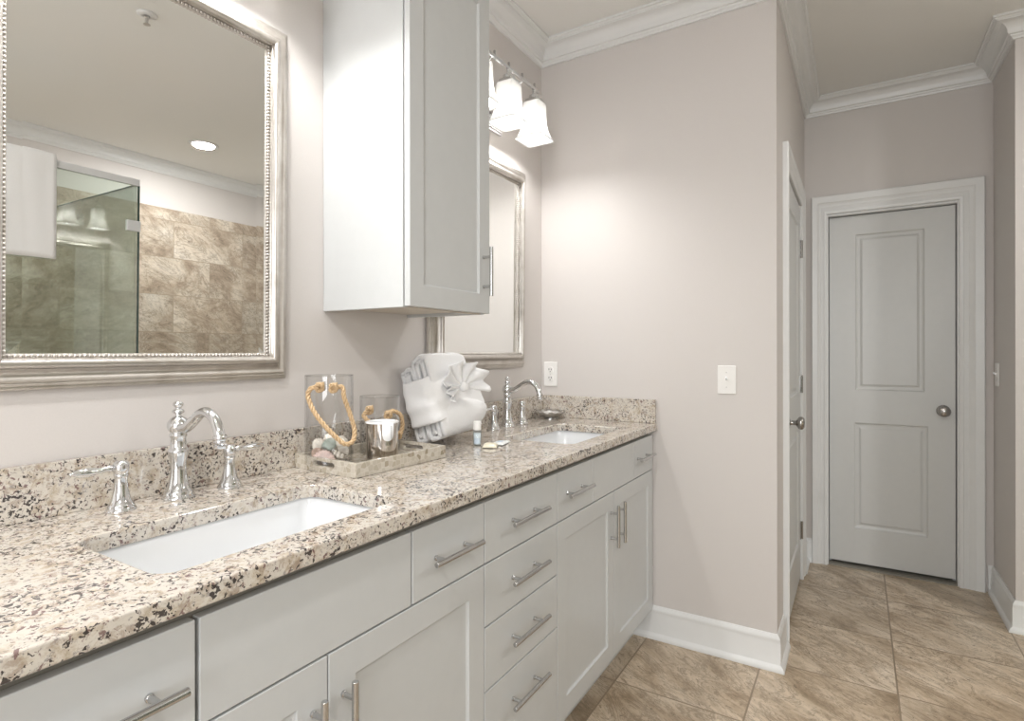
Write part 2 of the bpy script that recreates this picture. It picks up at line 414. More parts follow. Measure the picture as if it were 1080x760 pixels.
# doors ----------------------------------------------------------------
def casing_profile(w=.09):
    return [(0, 0), (0, .012), (.006, .016), (.016, .017), (.018, .013), (.040, .012), (.044, .015), (.062, .018), (.066, .021), (w-.004, .023), (w, .018), (w, 0)]
pr_rings = [(.006, -.007), (.014, -.009), (.022, -.009), (.034, -.003)]
def knob(parent, loc, axis_rot, scale=1, mat='knob'):
    bm = bmesh.new()
    lathe(bm, [(.001, 0), (.030, 0), (.031, .004), (.026, .008), (.013, .010), (.010, .014), (.010, .032), (.016, .037), (.0265, .044), (.029, .052), (.0275, .060), (.019, .066), (.001, .068)], n=28)
    return obj('door_knob', bm, M[mat], parent, smooth=True, loc=loc, rot=axis_rot)
# far door
d2 = thing('door_2', 'closed white two-panel door at the end of the hall', 'door', (0, YF, 0), kind='structure')
RC = .035   # slab recess behind wall face
bm = bmesh.new()
panel_slab(bm, 1.166, 1.750, .024, 2.014, .035, [(1.296, 1.617, 1.015, 1.905), (1.290, 1.632, .225, .828)], pr_rings, lambda a, h, d: (a, RC-d, h))
ds = obj('door_slab', bm, M['door'], d2, bevel=.0015)
ds.name = 'door_slab'
knob(ds, (1.697, RC, .917), (PI/2, 0, 0))
bm = bmesh.new(); sweep(bm, [(1.765, 0), (1.765, 2.035), (1.151, 2.035), (1.151, 0)], [(-.005+a, h) for a, h in casing_profile(.105)], mp=lambda a, b, h: (a, -h, b))
for v in bm.verts:
    if v.co.x < 1.151: v.co.x = 1.151-(1.151-v.co.x)*.73
obj('casing', bm, M['trim'], d2, angle=.5)
obj('jamb', boxes((1.148, 1.162, 0, .1, 0, 2.03), (1.754, 1.768, 0, .1, 0, 2.03), (1.162, 1.754, 0, .1, 2.018, 2.03), (1.162, 1.175, RC+.037, .085, 0, 2.018), (1.741, 1.754, RC+.037, .085, 0, 2.018)), M['trim'], d2, bevel=.001)
obj('threshold', boxes((1.162, 1.754, .0, .12, 0, .006)), M['cabin'], d2)
# hall-left door
d1 = thing('door_1', 'white panel door with dark hinges in the left wall of the hall', 'door', (XH, 0, 0), kind='structure')
bm = bmesh.new()
panel_slab(bm, DY0+.006, DY1-.006, .018, DZ-.012, .035, [(DY0+.13, DY1-.13, 1.02, 1.90), (DY0+.13, DY1-.13, .22, .82)], pr_rings, lambda a, h, d: (d+.002, a, h))
ds1 = obj('door_slab', bm, M['door'], d1, bevel=.0015)
knob(ds1, (.002, DY0+.075, .92), (0, PI/2, 0))
bm = bmesh.new(); sweep(bm, [(DY0+.003, 0), (DY0+.003, DZ-.004), (DY1-.003, DZ-.004), (DY1-.003, 0)], [(-.1+.008+a-.0, h) for a, h in [(0, 0), (0, .018), (.004, .023), (.026, .021), (.030, .018), (.048, .015), (.052, .012), (.070, .013), (.074, .017), (.086, .016), (.092, .012), (.092, 0)]], mp=lambda a, b, h: (h, a, b))
obj('casing', bm, M['trim'], d1, angle=.5)
for hz in (1.79, 1.06, .27):
    bm = boxes((.002, .006, DY1-.034, DY1-.006, hz-.045, hz+.045))
    lathe(bm, [(.001, -.047), (.0065, -.047), (.0065, .047), (.001, .047)], (.009, DY1-.005, hz), 12)
    obj('hinge', bm, M['knob'], ds1)

# ------------------------------------------------------------------ vanity
XD = .552; ZC = .9268; ZCB = .8966; XC = .569
def bar_handle(parent, loc, length, vertical, name='handle'):
    """bar pull; built along local Y (horizontal) or Z (vertical), posts back to x=0"""
    bm = bmesh.new(); o = .030; h = length/2; pp = length*.30
    pt = (lambda x, s: (x, 0, s)) if vertical else (lambda x, s: (x, s, 0))
    tube(bm, [pt(o, -h), pt(o, -h+.0008), pt(o, h-.0008), pt(o, h)], [.0052, .006, .006, .0052], 16)
    for s in (-pp, pp): tube(bm, [pt(0, s), pt(.004, s), pt(.005, s), pt(o, s)], [.0056, .0056, .0045, .0045], 12)
    return obj(name, bm, M['steel'], parent, loc=loc, angle=.7)
def front(parent, name, y0, y1, z0, z1, xf, shaker, mat='cab', st=.06):
    bm = bmesh.new()
    pn = [(y0+st, y1-st, z0+st, z1-st)] if shaker else []
    panel_slab(bm, y0, y1, z0, z1, .019, pn, [(.0012, -.004), (.004, -.007)], lambda a, h, d: (xf+d, a, h))
    return obj(name, bm, M[mat], parent, bevel=.0014)
ZT0, ZT1 = .7315, .877     # top row
def carcass(root, y0, y1):
    f = .519
    bs = [(.02, f, y0, y1, .11, ZCB-.002)]
    bm = boxes((.025, f-.002, y0, y0+.018, .11, ZCB-.001), (.025, f-.002, y1-.018, y1, .11, ZCB-.001), (.025, f-.002, y0+.018, y1-.018, .11, .128), (.022, .03, y0+.018, y1-.018, .128, ZCB-.001))
    obj('carcass', bm, M['cab'], root)
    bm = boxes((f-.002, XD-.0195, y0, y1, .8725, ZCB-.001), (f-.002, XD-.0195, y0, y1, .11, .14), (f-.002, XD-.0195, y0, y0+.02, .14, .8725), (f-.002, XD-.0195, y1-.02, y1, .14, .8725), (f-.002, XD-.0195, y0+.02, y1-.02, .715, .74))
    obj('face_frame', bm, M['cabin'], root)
    obj('toe_kick', boxes((.455, .47, y0, y1, 0, .11), (.05, .455, y0, y0+.018, 0, .11), (.05, .455, y1-.018, y1, 0, .11)), M['cab'], root)
c1 = thing('base_cabinet', 'light grey base cabinet under the nearer sink, with a wide false front and two doors', 'cabinet', group=None)
carcass(c1, .176, 1.102)
for y0, y1, hy in ((.179, .4185, .31), (.8500, 1.101, .972)):
    d = front(c1, 'drawer', y0, y1, ZT0, ZT1, XD, False); bar_handle(d, (XD, hy, .803), .168, False)
front(c1, 'false_front', .4245, .8455, ZT0, ZT1, XD, False)
for y0, y1, hy in ((.179, .6385, .608), (.6415, 1.101, .672)):
    d = front(c1, 'cabinet_door', y0, y1, .128, .7275, XD, True); bar_handle(d, (XD, hy, .602), .150, True)
c2 = thing('base_cabinet', 'light grey cabinet of four stacked drawers between the two sink cabinets', 'cabinet')
carcass(c2, 1.103, 1.482)
for z0, z1, hz in ((ZT0, ZT1, .804), (.580, .7275, .656), (.4255, .576, .506), (.128, .4215, .345)):
    d = front(c2, 'drawer', 1.1045, 1.4815, z0, z1, XD, False); bar_handle(d, (XD, 1.286, hz), .186, False)
c3 = thing('base_cabinet', 'light grey base cabinet under the farther sink, against the end wall', 'cabinet')
carcass(c3, 1.483, 2.384)
for y0, y1, hy in ((1.4845, 1.742, 1.60), (2.147, 2.385, 2.243)):
    d = front(c3, 'drawer', y0, y1, ZT0, ZT1, XD, False); bar_handle(d, (XD, hy, .805), .176, False)
front(c3, 'false_front', 1.745, 2.144, ZT0, ZT1, XD, False)
for y0, y1, hy in ((1.4845, 1.9355, 1.9045), (1.9385, 2.385, 1.9695)):
    d = front(c3, 'cabinet_door', y0, y1, .128, .7275, XD, True); bar_handle(d, (XD, hy, .612), .150, True)
obj('filler_strip', boxes((.50, XD-.0195, 2.3845, 2.3985, .11, ZCB-.001)), M['cab'], c3)

# countertop with two sink holes
ct = thing('countertop', 'speckled cream and brown granite countertop with backsplash, spanning both sinks', 'countertop', (0, 0, ZCB))
Y0C = -.25; CT = ZC-ZCB
SINKS = [(.212, .492, .405, .878), (.212, .497, 1.700, 2.175)]
bm = bmesh.new()
def loop_edges(pts):
    vs = [bm.verts.new(p) for p in pts]
    return [bm.edges.new((vs[i], vs[(i+1) % len(vs)])) for i in range(len(vs))]
E_ = loop_edges([(.001, Y0C, CT), (XC, Y0C, CT), (XC, YE-.001, CT), (.001, YE-.001, CT)])
for s in SINKS: E_ += loop_edges(rrect(*s, .035, CT))
r = bmesh.ops.triangle_fill(bm, use_beauty=True, use_dissolve=False, edges=E_)
fs = [f for f in bm.faces]
ex = bmesh.ops.extrude_face_region(bm, geom=fs)
bmesh.ops.translate(bm, vec=(0, 0, -CT), verts=[v for v in ex['geom'] if isinstance(v, bmesh.types.BMVert)])
obj('countertop_slab', bm, M['granite'], ct, bevel=.0035, segs=3)
bm = boxes((.001, .021, Y0C, YE-.001, CT, 1.029-ZCB)); obj('backsplash', bm, M['granite'], ct, bevel=.002)
bm = boxes((.0215, XC-.004, YE-.021, YE-.001, CT, 1.029-ZCB)); obj('backsplash', bm, M['granite'], ct, bevel=.002)

def sink(s, label):
    x0, x1, y0, y1 = s; cx, cy = (x0+x1)/2, (y0+y1)/2; z = ZCB-.0005
    t = thing('sink', label, 'sink', (cx, cy, z), group=None)
    hx, hy = (x1-x0)/2, (y1-y0)/2; bm = bmesh.new(); rings = []
    for e, dz, rr in ((.022, 0, .05), (.006, 0, .04), (.004, -.004, .038), (-.010, -.06, .035), (-.020, -.105, .035), (-.030, -.122, .04), (-.050, -.130, .04), (-.11, -.1345, .02)):
        rings.append(rrect(-hx-e, hx+e, -hy-e*1.3, hy+e*1.3, max(.008, rr), dz, 8))
    rings2 = [rrect(-hx-e, hx+e, -hy-e, hy+e, .045, dz, 8) for e, dz in ((-.04, -.142), (.0, -.12), (.012, -.01), (.022, -.008))]
    loft(bm, rings, cap0=False, cap1=True); loft(bm, rings2, cap0=True, cap1=False)
    obj('basin', bm, M['ceramic'], t, angle=.8)
    bm = bmesh.new(); lathe(bm, [(.001, 0), (.012, .001), (.022, .003), (.026, .001), (.026, -.001), (.001, -.001)], (0, 0, -.1335), 24)
    obj('drain', bm, M['chrome'], t, smooth=True)
sink(SINKS[0], 'white undermount rectangular sink nearer the camera, set into the granite')
sink(SINKS[1], 'white undermount rectangular sink farther away, set into the granite')

# faucets
def faucet(loc, label, rd=(0, 1)):
    t = thing('faucet', label, 'faucet', loc)
    bm = bmesh.new()
    lathe(bm, [(.001, 0), (.031, 0), (.0315, .004), (.029, .008), (.0265, .010), (.0275, .014), (.0255, .018), (.021, .026), (.0165, .045), (.0148, .065), (.016, .082), (.0195, .097), (.0205, .101), (.0175, .105), (.0155, .110), (.0145, .128), (.0165, .131), (.0175, .135), (.0150, .139), (.0190, .144), (.0215, .152), (.0205, .161), (.0150, .169), (.0100, .172), (.0062, .174), (.0055, .178), (.0110, .181), (.0125, .184), (.0100, .187), (.0055, .189), (.0065, .192), (.0100, .196), (.0105, .200), (.0070, .204), (.001, .2055)], n=32)
    obj('body', bm, M['chrome'], t, smooth=True)
    bm = bmesh.new()
    pts = catmull([(.010, 0, .150), (.035, 0, .154), (.060, 0, .168), (.085, 0, .1835), (.110, 0, .187), (.135, 0, .174), (.149, 0, .150), (.153, 0, .128)], 6)
    tube(bm, pts, lambda s: .0125-.0025*math.sin(s*PI*.8), 18)
    lathe(bm, [(.0115, 0), (.0132, .002), (.0132, .009), (.0115, .011)], (.153, 0, .134), 20)
    lathe(bm, [(.001, 0), (.0118, 0), (.0122, .006)], (.1535, 0, .119), 20)
    obj('spout', bm, M['chrome'], t, smooth=True)
    for s in (-1, 1):
        bm = bmesh.new()
        lathe(bm, [(.001, 0), (.026, 0), (.0265, .003), (.0245, .007), (.0225, .009), (.0232, .012), (.0205, .016), (.0165, .024), (.0122, .043), (.0105, .062), (.0118, .068), (.0125, .071), (.0105, .074)], (.005, s*.111, 0), 28)
        h = obj('handle', bm, M['chrome'], t, smooth=True)
        bm = bmesh.new()
        c = (.005, s*.111)
        lathe(bm, [(.0100, .072), (.0125, .075), (.0140, .083), (.0135, .092), (.0100, .097), (.001, .0985)], (c[0], c[1], 0), 24)
        d = rd if s > 0 else (0, -1)
        p = [(c[0]+d[0]*k, c[1]+d[1]*k, .0855+dz) for k, dz in ((.006, .0), (.018, .0), (.020, .0), (.024, .0), (.036, -.001), (.055, -.001), (.070, -.0005), (.079, 0), (.0835, 0), (.085, 0))]
        tube(bm, p, [.0065, .0060, .0082, .0050, .0056, .0090, .0078, .0045, .0040, .001], 16)
        obj('lever', bm, M['chrome'], h, smooth=True)
    return t
faucet((.082, .643, ZC), 'polished chrome faucet with two lever handles behind the nearer sink')
faucet((.075, 1.966, ZC), 'polished chrome faucet with two lever handles behind the farther sink', (-.5, .86))

# ------------------------------------------------------------------ mirrors
def make_mirror(y0, y1, z0, z1, label):
    t = thing('framed_mirror', label, 'mirror', (.004, (y0+y1)/2, z0), (0, .011, 0))
    a = (y1-y0)/2; H = z1-z0
    # path so the inside is on the right of travel, plane (y, z)
    path = [(-a, 0), (-a, H), (a, H), (a, 0)]
    prof = [(0, 0), (0, .012), (.0035, .0145), (.0065, .014), (.0070, .018), (.0105, .020), (.0135, .019), (.0142, .0235), (.0175, .0255), (.0195, .025)]
    for k in range(1, 8):
        u = k/8; prof.append((.0195+.0195*u, .025+.010*u*u-.004*math.sin(PI*u)))
    prof += [(.039, .034), (.0395, .032)]
    for k in range(1, 12):
        th = PI*k/12; prof.append((.0395+.0165*(1-math.cos(th))/2, .032+.011*math.sin(th)**.75))
    prof += [(.0562, .031), (.0580, .030), (.0590, .0200), (.0655, .0180), (.0665, .0165), (.0665, .0)]
    bm = bmesh.new(); sweep(bm, path, prof, closed=True, mp=lambda p, q, h: (h, p, q))
    obj('mirror_frame', bm, M['frame'], t, angle=.55)
    # beads
    ins = .0618; bm = bmesh.new(); ya, yb, za, zb = -a+ins, a-ins, ins, H-ins
    def bead(y, z):
        m = Matrix.Translation((.0205, y, z)); bmesh.ops.create_uvsphere(bm, u_segments=8, v_segments=6, radius=.0036, matrix=m)
    def run(n, f):
        for k in range(n): bead(*f(k/n))
    n1 = round((yb-ya)/.0082); n2 = round((zb-za)/.0082)
    run(n1, lambda s: (ya+(yb-ya)*s, za)); run(n2, lambda s: (yb, za+(zb-za)*s)); run(n1, lambda s: (yb-(yb-ya)*s, zb)); run(n2, lambda s: (ya, zb-(zb-za)*s))
    obj('beaded_trim', bm, M['frame'], t, smooth=True)
    # glass with bevelled border
    e = .0655; bw = .024; bm = bmesh.new()
    def R_(i, h): return [(h, -a+i, i), (h, a-i, i), (h, a-i, H-i), (h, -a+i, H-i)]
    loft(bm, [R_(e, .010), R_(e, .0159), R_(e+bw, .0156)], cap0=True, cap1=True)
    obj('mirror_glass', bm, M['mirror'], t)
    return t
make_mirror(.311, .954, 1.167, 2.072, 'large silver-framed beaded mirror above the nearer sink')
make_mirror(1.536, 2.198, 1.167, 2.040, 'silver-framed beaded mirror above the farther sink, partly behind the wall cabinet')

# ------------------------------------------------------------------ wall cabinet
wc = thing('wall_cabinet', 'light grey wall cabinet hung between the two mirrors', 'cabinet', (0, 1.0907, 1.3525))
WW, WH, WD = .369, 1.0, .306
bm = boxes((.001, WD, 0, .018, 0, WH), (.001, WD, WW-.018, WW, 0, WH), (.001, WD, .018, WW-.018, WH-.018, WH), (.001, .01, .018, WW-.018, .02, WH-.018))
obj('carcass', bm, M['cab'], wc, bevel=.001)
obj('bottom_panel', boxes((.001, WD-.019, .018, WW-.018, .010, .022), (WD-.019, WD, .018, WW-.018, 0, .022)), M['under'], wc)
bm = bmesh.new(); panel_slab(bm, .001, WW-.001, .002, WH-.002, .019, [(.056, WW-.056, .060, WH-.056)], [(.0012, -.004), (.004, -.007)], lambda a, h, d: (WD+.023+d, a, h))
dd = obj('cabinet_door', bm, M['cab'], wc, bevel=.0014)
bar_handle(dd, (WD+.023, WW-.036, .128), .150, True)

# ------------------------------------------------------------------ vanity lights
def square_ring(h, z, r=.22):
    n = 4; rr = h*r; return rrect(-h, h, -h, h, rr, z, 3)
def vanity_light(yc, label):
    t = thing('vanity_light', label, 'wall light', (0, yc, 2.34))
    obj('wall_plate', boxes((.001, .018, -.16, .16, -.185, -.095), (.018, .024, -.152, .152, -.177, -.103)), M['chrome'], t, bevel=.003)
    for s in (-.11, .11):
        bm = bmesh.new(); tube(bm, catmull([(.02, s, -.14), (.06, s, -.13), (.085, s, -.07), (.12, s, -.015), (.150, s, 0)], 5), .006, 10); obj('arm', bm, M['chrome'], t, smooth=True)
    obj('crossbar', boxes((.146, .156, -.235, .235, -.006, .006)), M['chrome'], t, bevel=.001)
    for k in (-1, 0, 1):
        y = k*.203
        for yy in (y, y+.1015) if k < 1 else (y,):
            obj('peg', boxes((.1475, .1545, yy-.0035, yy+.0035, .006, .024)), M['steel'], t)
        bm = bmesh.new(); lathe(bm, [(.001, -.006), (.010, -.006), (.010, -.022), (.024, -.030), (.026, -.050), (.001, -.050)], (.151, y, 0), 20)
        loft(bm, [[(.151+p[0], y+p[1], p[2]) for p in square_ring(hh, z)] for hh, z in ((.008, -.030), (.030, -.046), (.033, -.058), (.031, -.058))], cap1=False)
        obj('socket', bm, M['chrome'], t)
        prof = [(.028, -.056), (.036, -.060), (.0385, -.075), (.0385, -.110), (.040, -.145), (.046, -.175), (.056, -.202), (.064, -.216)]
        bm = bmesh.new(); rings = [[(p[0]+.151, y+p[1], p[2]) for p in square_ring(h, z)] for h, z in prof] + [[(p[0]+.151, y+p[1], p[2]) for p in square_ring(h-.003, z)] for h, z in prof[::-1]]
        loft(bm, rings, cap0=False, cap1=False)
        obj('lamp_shade', bm, M['shade'], t, smooth=True)
        bm = bmesh.new(); lathe(bm, [(.001, -.052), (.012, -.053), (.013, -.070), (.020, -.095), (.026, -.118), (.024, -.138), (.014, -.150), (.001, -.153)], (.151, y, 0), 20)
        obj('bulb', bm, M['bulb'], t, smooth=True)
        l = light('vanity_bulb_light', 'POINT', (.151, y, -.172), VAN_P, WARM, shadow_soft_size=.034); l.parent = t
vanity_light(.625, 'chrome three-shade vanity light above the nearer mirror')
vanity_light(1.860, 'chrome three-shade vanity light above the farther mirror')

# ------------------------------------------------------------------ ceiling fittings
def downlight(x, y, label, p):
    t = thing('downlight', label, 'ceiling light', (x, y, CZ))
    bm = bmesh.new(); lathe(bm, [(.075, -.0005), (.098, -.0005), (.098, -.004), (.090, -.007), (.078, -.006), (.075, -.002)], n=40, cap0=False); obj('trim_ring', bm, M['trim'], t, smooth=True)
    bm = bmesh.new(); lathe(bm, [(.001, -.0035), (.077, -.0035), (.077, -.001), (.001, -.001)], n=40); obj('lens', bm, M['lens'], t)
    l = light('downlight_beam', 'AREA', (0, 0, -.012), p, WARM, shape='DISK', size=.14); l.parent = t
downlight(2.86, 2.33, 'round lit downlight over the shower, seen in the mirror', DOWN_P)
downlight(1.00, -.35, 'unseen round downlight added for fill light in front of the vanity', DOWN_P)  # out of view, added as fill
downlight(2.20, -.9, 'unseen round downlight added for fill light near the back wall', DOWN_P)  # also out of view, added to brighten the room
sp = thing('sprinkler_head', 'small white fire sprinkler on the ceiling, seen in the mirror', 'sprinkler', (1.44, 1.27, CZ))
bm = bmesh.new(); lathe(bm, [(.001, 0), (.040, -.0005), (.039, -.005), (.030, -.010), (.014, -.011), (.012, -.006)], n=32); obj('escutcheon', bm, M['trim'], sp, smooth=True)
bm = bmesh.new(); lathe(bm, [(.001, -.005), (.011, -.006), (.011, -.018), (.006, -.022), (.005, -.040), (.001, -.040)], n=16); tube(bm, [(-.011, 0, -.014), (-.013, 0, -.03), (0, 0, -.045)], .0022, 8); tube(bm, [(.011, 0, -.014), (.013, 0, -.03), (0, 0, -.045)], .0022, 8); lathe(bm, [(.001, -.044), (.014, -.045), (.014, -.047), (.001, -.047)], n=16)
obj('nozzle', bm, M['nickel'], sp)

# ------------------------------------------------------------------ shower
XG = 2.0; GY = 1.50; GZ = 2.095
sh = thing('shower_enclosure', 'green-tinted glass shower enclosure with a white top rail, seen in the mirror', 'shower', (XG, 0, 0))
obj('glass_panel', boxes((0, .010, .42, GY-.01, .10, GZ-.02)), M['glass'], sh)
obj('glass_panel', boxes((0.0, XB-XG-.014, GY-.01, GY, .10, GZ-.02)), M['glass'], sh)
obj('top_rail', boxes((-.006, .016, .42, GY+.004, GZ-.022, GZ+.012)), M['ceramic'], sh, bevel=.001)
obj('edge_seal', boxes((-.002, .012, GY, GY+.006, .10, GZ-.02), (.012, XB-XG-.016, GY-.008, GY-.002, GZ-.02, GZ-.012)), M['rim'], sh)
obj('curb', boxes((-.06, .07, .40, GY+.06, 0, .10), (.07, XB-XG-.012, GY-.07, GY+.06, 0, .10)), M['trim'], sh, bevel=.003)
obj('hinge_clip', boxes((-.008, .018, GY-.055, GY+.010, 1.832, 1.888)), M['ceramic'], sh, bevel=.003)
# towel over the rail
bm = bmesh.new()
def towel_sheet(bm, y0, y1, path, n=26, amp=.004, th=.010):
    rows = []
    F = []
    P = catmull([(x, 0, z) for x, z in path], 6)
    for k in range(n+1):
        s = k/n; y = y0+(y1-y0)*s; row = []
        for i, p in enumerate(P):
            q = noise.noise(Vector((y*9, p.z*2.2, 3)))*amp + math.sin(y*40)*amp*.4
            row.append((p.x - abs(q) if p.x < .0 else p.x+abs(q), y, p.z + .003*noise.noise(Vector((y*6, 0, p.z*3)))))
        rows.append(row)
    loft(bm, rows, closed=False)
towel_sheet(bm, 0.72, 1.135, [(-.016, 1.635), (-.017, 1.80), (-.016, 2.00), (-.015, 2.10), (-.004, 2.128), (.012, 2.125), (.022, 2.10), (.023, 1.95), (.023, 1.72)])
to = obj('bath_towel', bm, M['waffle'], smooth=True)
sm = to.modifiers.new('solid', 'SOLIDIFY'); sm.thickness = .009; sm.offset = 0
to.location = (XG, 0, 0)
tag(to, 'white bath towel hanging over the shower glass, seen in the mirror', 'towel')

# ------------------------------------------------------------------ wall plates
def plate(name, label, cat, loc, rotz, kind):
    t = thing(name, label, cat, loc, (0, 0, rotz))
    # local: plate faces -Y, x across
    bm = boxes((-.0355, .0355, -.006, 0, -.0575, .0575)); obj('cover_plate', bm, M['plastic'], t, bevel=.003, segs=3)
    if kind == 'outlet':
        for s in (-1, 1):
            bm = bmesh.new(); lathe(bm, [(.001, -.0085), (.0165, -.0085), (.0172, -.006), (.0172, -.004)], (0, 0, s*.0195), 24, axis='Y')
            r = obj('receptacle', bm, M['plastic'], t)
            obj('slot', boxes((-.0075, -.005, -.0092, -.0082, s*.0195-.001, s*.0195+.008), (.005, .0075, -.0092, -.0082, s*.0195-.001, s*.0195+.007), (-.002, .002, -.0092, -.0082, s*.0195-.010, s*.0195-.006)), M['dark'], r)
    else:
        bm = bmesh.new(); box(bm, -.0055, .0055, -.0075, -.004, -.0125, .0125); t1 = obj('toggle_slot', bm, M['plastic'], t)
        bm = bmesh.new(); loft(bm, [[(-.004, -.006, -.004), (.004, -.006, -.004), (.004, -.006, .006), (-.004, -.006, .006)], [(-.003, -.020, .006), (.003, -.020, .006), (.003, -.018, .013), (-.003, -.018, .013)]]); obj('toggle', bm, M['white'], t, bevel=.0006)
    for z in ((-.0,) if kind == 'outlet' else (-.030, .030)):
        bm = bmesh.new(); lathe(bm, [(.001, -.0075), (.0028, -.0072), (.003, -.006)], (0, 0, z), 10, axis='Y'); obj('screw', bm, M['nickel'], t)
plate('wall_outlet', 'white double wall outlet above the backsplash by the corner', 'outlet', (.0505, YE, 1.129), 0, 'outlet')
plate('light_switch', 'white toggle light switch on the wall at the end of the vanity', 'light switch', (.855, YE, 1.1215), 0, 'switch')
plate('light_switch', 'white toggle light switch on the hall wall right of the far door', 'light switch', (XR, 3.64, 1.12), -PI/2, 'switch')

# ------------------------------------------------------------------ tray and the things on it
TX, TY, TR = .152, 1.137, -.045
def tl(x, y): return (TX+x*math.cos(TR)-y*math.sin(TR), TY+x*math.sin(TR)+y*math.cos(TR))
tray = thing('serving_tray', 'rectangular mother-of-pearl tray with cut-out handles on the counter', 'tray', (TX, TY, ZC), (0, 0, TR))
a, b_, th, hh = .122, .166, .011, .036
obj('tray_base', boxes((-a+th, a-th, -b_+th, b_-th, .001, .010)), M['pearl'], tray)
obj('tray_side', boxes((-a, -a+th, -b_, b_, .0005, hh)), M['pearl'], tray, bevel=.001); obj('tray_side', boxes((a-th, a, -b_, b_, .0005, hh)), M['pearl'], tray, bevel=.001)
for s in (-1, 1):
    # end board with a stadium-shaped slot
    bm = bmesh.new()
    def ring(yy, slot):
        if slot:
            pts = []
            for cx, a0 in ((.036, -PI/2), (-.036, PI/2)):
                for k in range(9):
                    an = a0+PI*k/8; pts.append((cx+.0065*math.cos(an), yy, .022+.0065*math.sin(an)))
            return pts
        X = a-th; q = [( .036, .0005)] ; pts = []
        for k in range(9):
            an = -PI/2+PI*k/8; pts.append((X if 0 < k < 8 else .036, yy, .0005+(hh-.0005)*k/8))
        for k in range(9):
            an = PI/2+PI*k/8; pts.append((-X if 0 < k < 8 else -.036, yy, hh-(hh-.0005)*k/8))
        pts[1] = (X, yy, .0005); pts[7] = (X, yy, hh); pts[10] = (-X, yy, hh); pts[16] = (-X, yy, .0005)
        return pts
    ya, yb = (-b_, -b_+th) if s < 0 else (b_-th, b_)
    loft(bm, [ring(ya, 0), ring(ya, 1), ring(yb, 1), ring(yb, 0)], loop=True)
    obj('tray_end', bm, M['pearl'], tray)

def vase(x, y, r, h, label, ropes):
    z0 = ZC+.0105
    t = thing('glass_vase', label, 'vase', (x, y, z0))
    bm = bmesh.new(); lathe(bm, [(.001, 0), (r-.004, 0), (r, .004), (r, h-.002), (r-.0015, h), (r-.003, h-.002), (r-.003, .008), (.001, .007)], n=48)
    obj('glass_body', bm, M['vase'], t, angle=.5)
    bm = bmesh.new(); ring = [(r-.0015+.0018*math.cos(a2), h-.001+.0018*math.sin(a2)) for a2 in [2*PI*k/8 for k in range(8)]]
    rings = [[((q[0])*math.cos(A), (q[0])*math.sin(A), q[1]) for q in ring] for A in [2*PI*k/48 for k in range(48)]]
    loft(bm, rings, loop=True); obj('rim', bm, M['vase'], t, smooth=True)
    for ctrl in ropes:
        bm = bmesh.new(); rope(bm, ctrl); ro = obj('rope_handle', bm, M['rope'], t, smooth=True)
        for e in (ctrl[0], ctrl[-1]):
            bm = bmesh.new(); c = Vector(e)
            kn = [c+Vector((.009*math.cos(a2), .009*math.sin(a2)*math.cos(a2*.5), .009*math.sin(a2+.6))) for a2 in [k*.9 for k in range(10)]]
            rope(bm, kn, .0055, .025); obj('knot', bm, M['rope'], ro, smooth=True)
    return t
# view direction from the vases to the camera, and the picture's rightward direction
V1 = Vector((.10, 1.027)); fwd = (Vector((1.3088, 0))-V1).normalized(); rt = Vector((-fwd.y, fwd.x)); rt = -rt if rt.dot(Vector((.85, .52))) < 0 else rt
def q3(r, ang, z, out=0.0):
    """point on a vase wall: ang measured from the camera-facing side, + to the right"""
    d = fwd*math.cos(ang)+rt*math.sin(ang); return (d.x*(r+out), d.y*(r+out), z)
r1, h1 = .062, .237
vase(V1.x, V1.y, r1, h1, 'tall clear glass vase with a rope handle at the back left of the tray',
     [[q3(r1, -.35, .208, .010), q3(r1, -.65, .205, .012), q3(r1, -.72, .185, .016), q3(r1, -.50, .150, .018), q3(r1, -.20, .118, .020), q3(r1, .15, .085, .022), q3(r1, .45, .062, .024), q3(r1, .72, .066, .026), q3(r1, .84, .095, .022), q3(r1, .72, .140, .014), q3(r1, .52, .180, .012), q3(r1, .45, .207, .011), q3(r1, .12, .206, .010)]])
r2, h2 = .058, .168
V2 = (.097, 1.217)
vase(V2[0], V2[1], r2, h2, 'shorter clear glass vase with a rope handle behind the metal cup',
     [[q3(r2, -.55, .132, .010), q3(r2, -.75, .118, .014), q3(r2, -.50, .100, .016), q3(r2, -.25, .084, .012), q3(r2, -.1, .076, .010)],
      [q3(r2, .25, .118, .010), q3(r2, .45, .128, .012), q3(r2, .85, .115, .014), q3(r2, 1.05, .085, .014), q3(r2, .95, .062, .012), q3(r2, .75, .055, .010)]])

# shells -------------------------------------------------------------
def scallop(mat, size):
    bm = bmesh.new(); rows = []
    for i in range(9):
        rr = i/8; row = []
        for k in range(29):
            a2 = -1.25+2.5*k/28
            rib = .05*math.cos(k*PI)*0+.035*math.cos(a2*22)*rr
            R = size*(.06+rr*(1+.05*math.cos(a2*22)*rr)); z = size*(.42*math.sin(PI*min(rr, .97)*.62)*math.cos(a2*.9)+rib)
            row.append((R*math.sin(a2), R*math.cos(a2)-size*.5, z-size*.16))
        rows.append(row)
    loft(bm, rows, closed=False); return bm
def snail(size):
    bm = bmesh.new(); pts = []; rad = []
    for k in range(90):
        s = k/89; a2 = s*2*PI*2.8; R = size*.62*(s**1.2); pts.append(Vector((R*math.cos(a2), R*math.sin(a2), size*.45*(1-s)))); rad.append(size*(.03+.30*s**1.2))
    tube(bm, pts, rad, 10); return bm
def pebble(size, seed):
    bm = bmesh.new(); bmesh.ops.create_icosphere(bm, subdivisions=3, radius=size)
    for v in bm.verts:
        n_ = noise.noise(v.co/size*1.3+Vector((seed, 0, 0))); v.co *= 1+.35*n_; v.co.z *= .7
    return bm
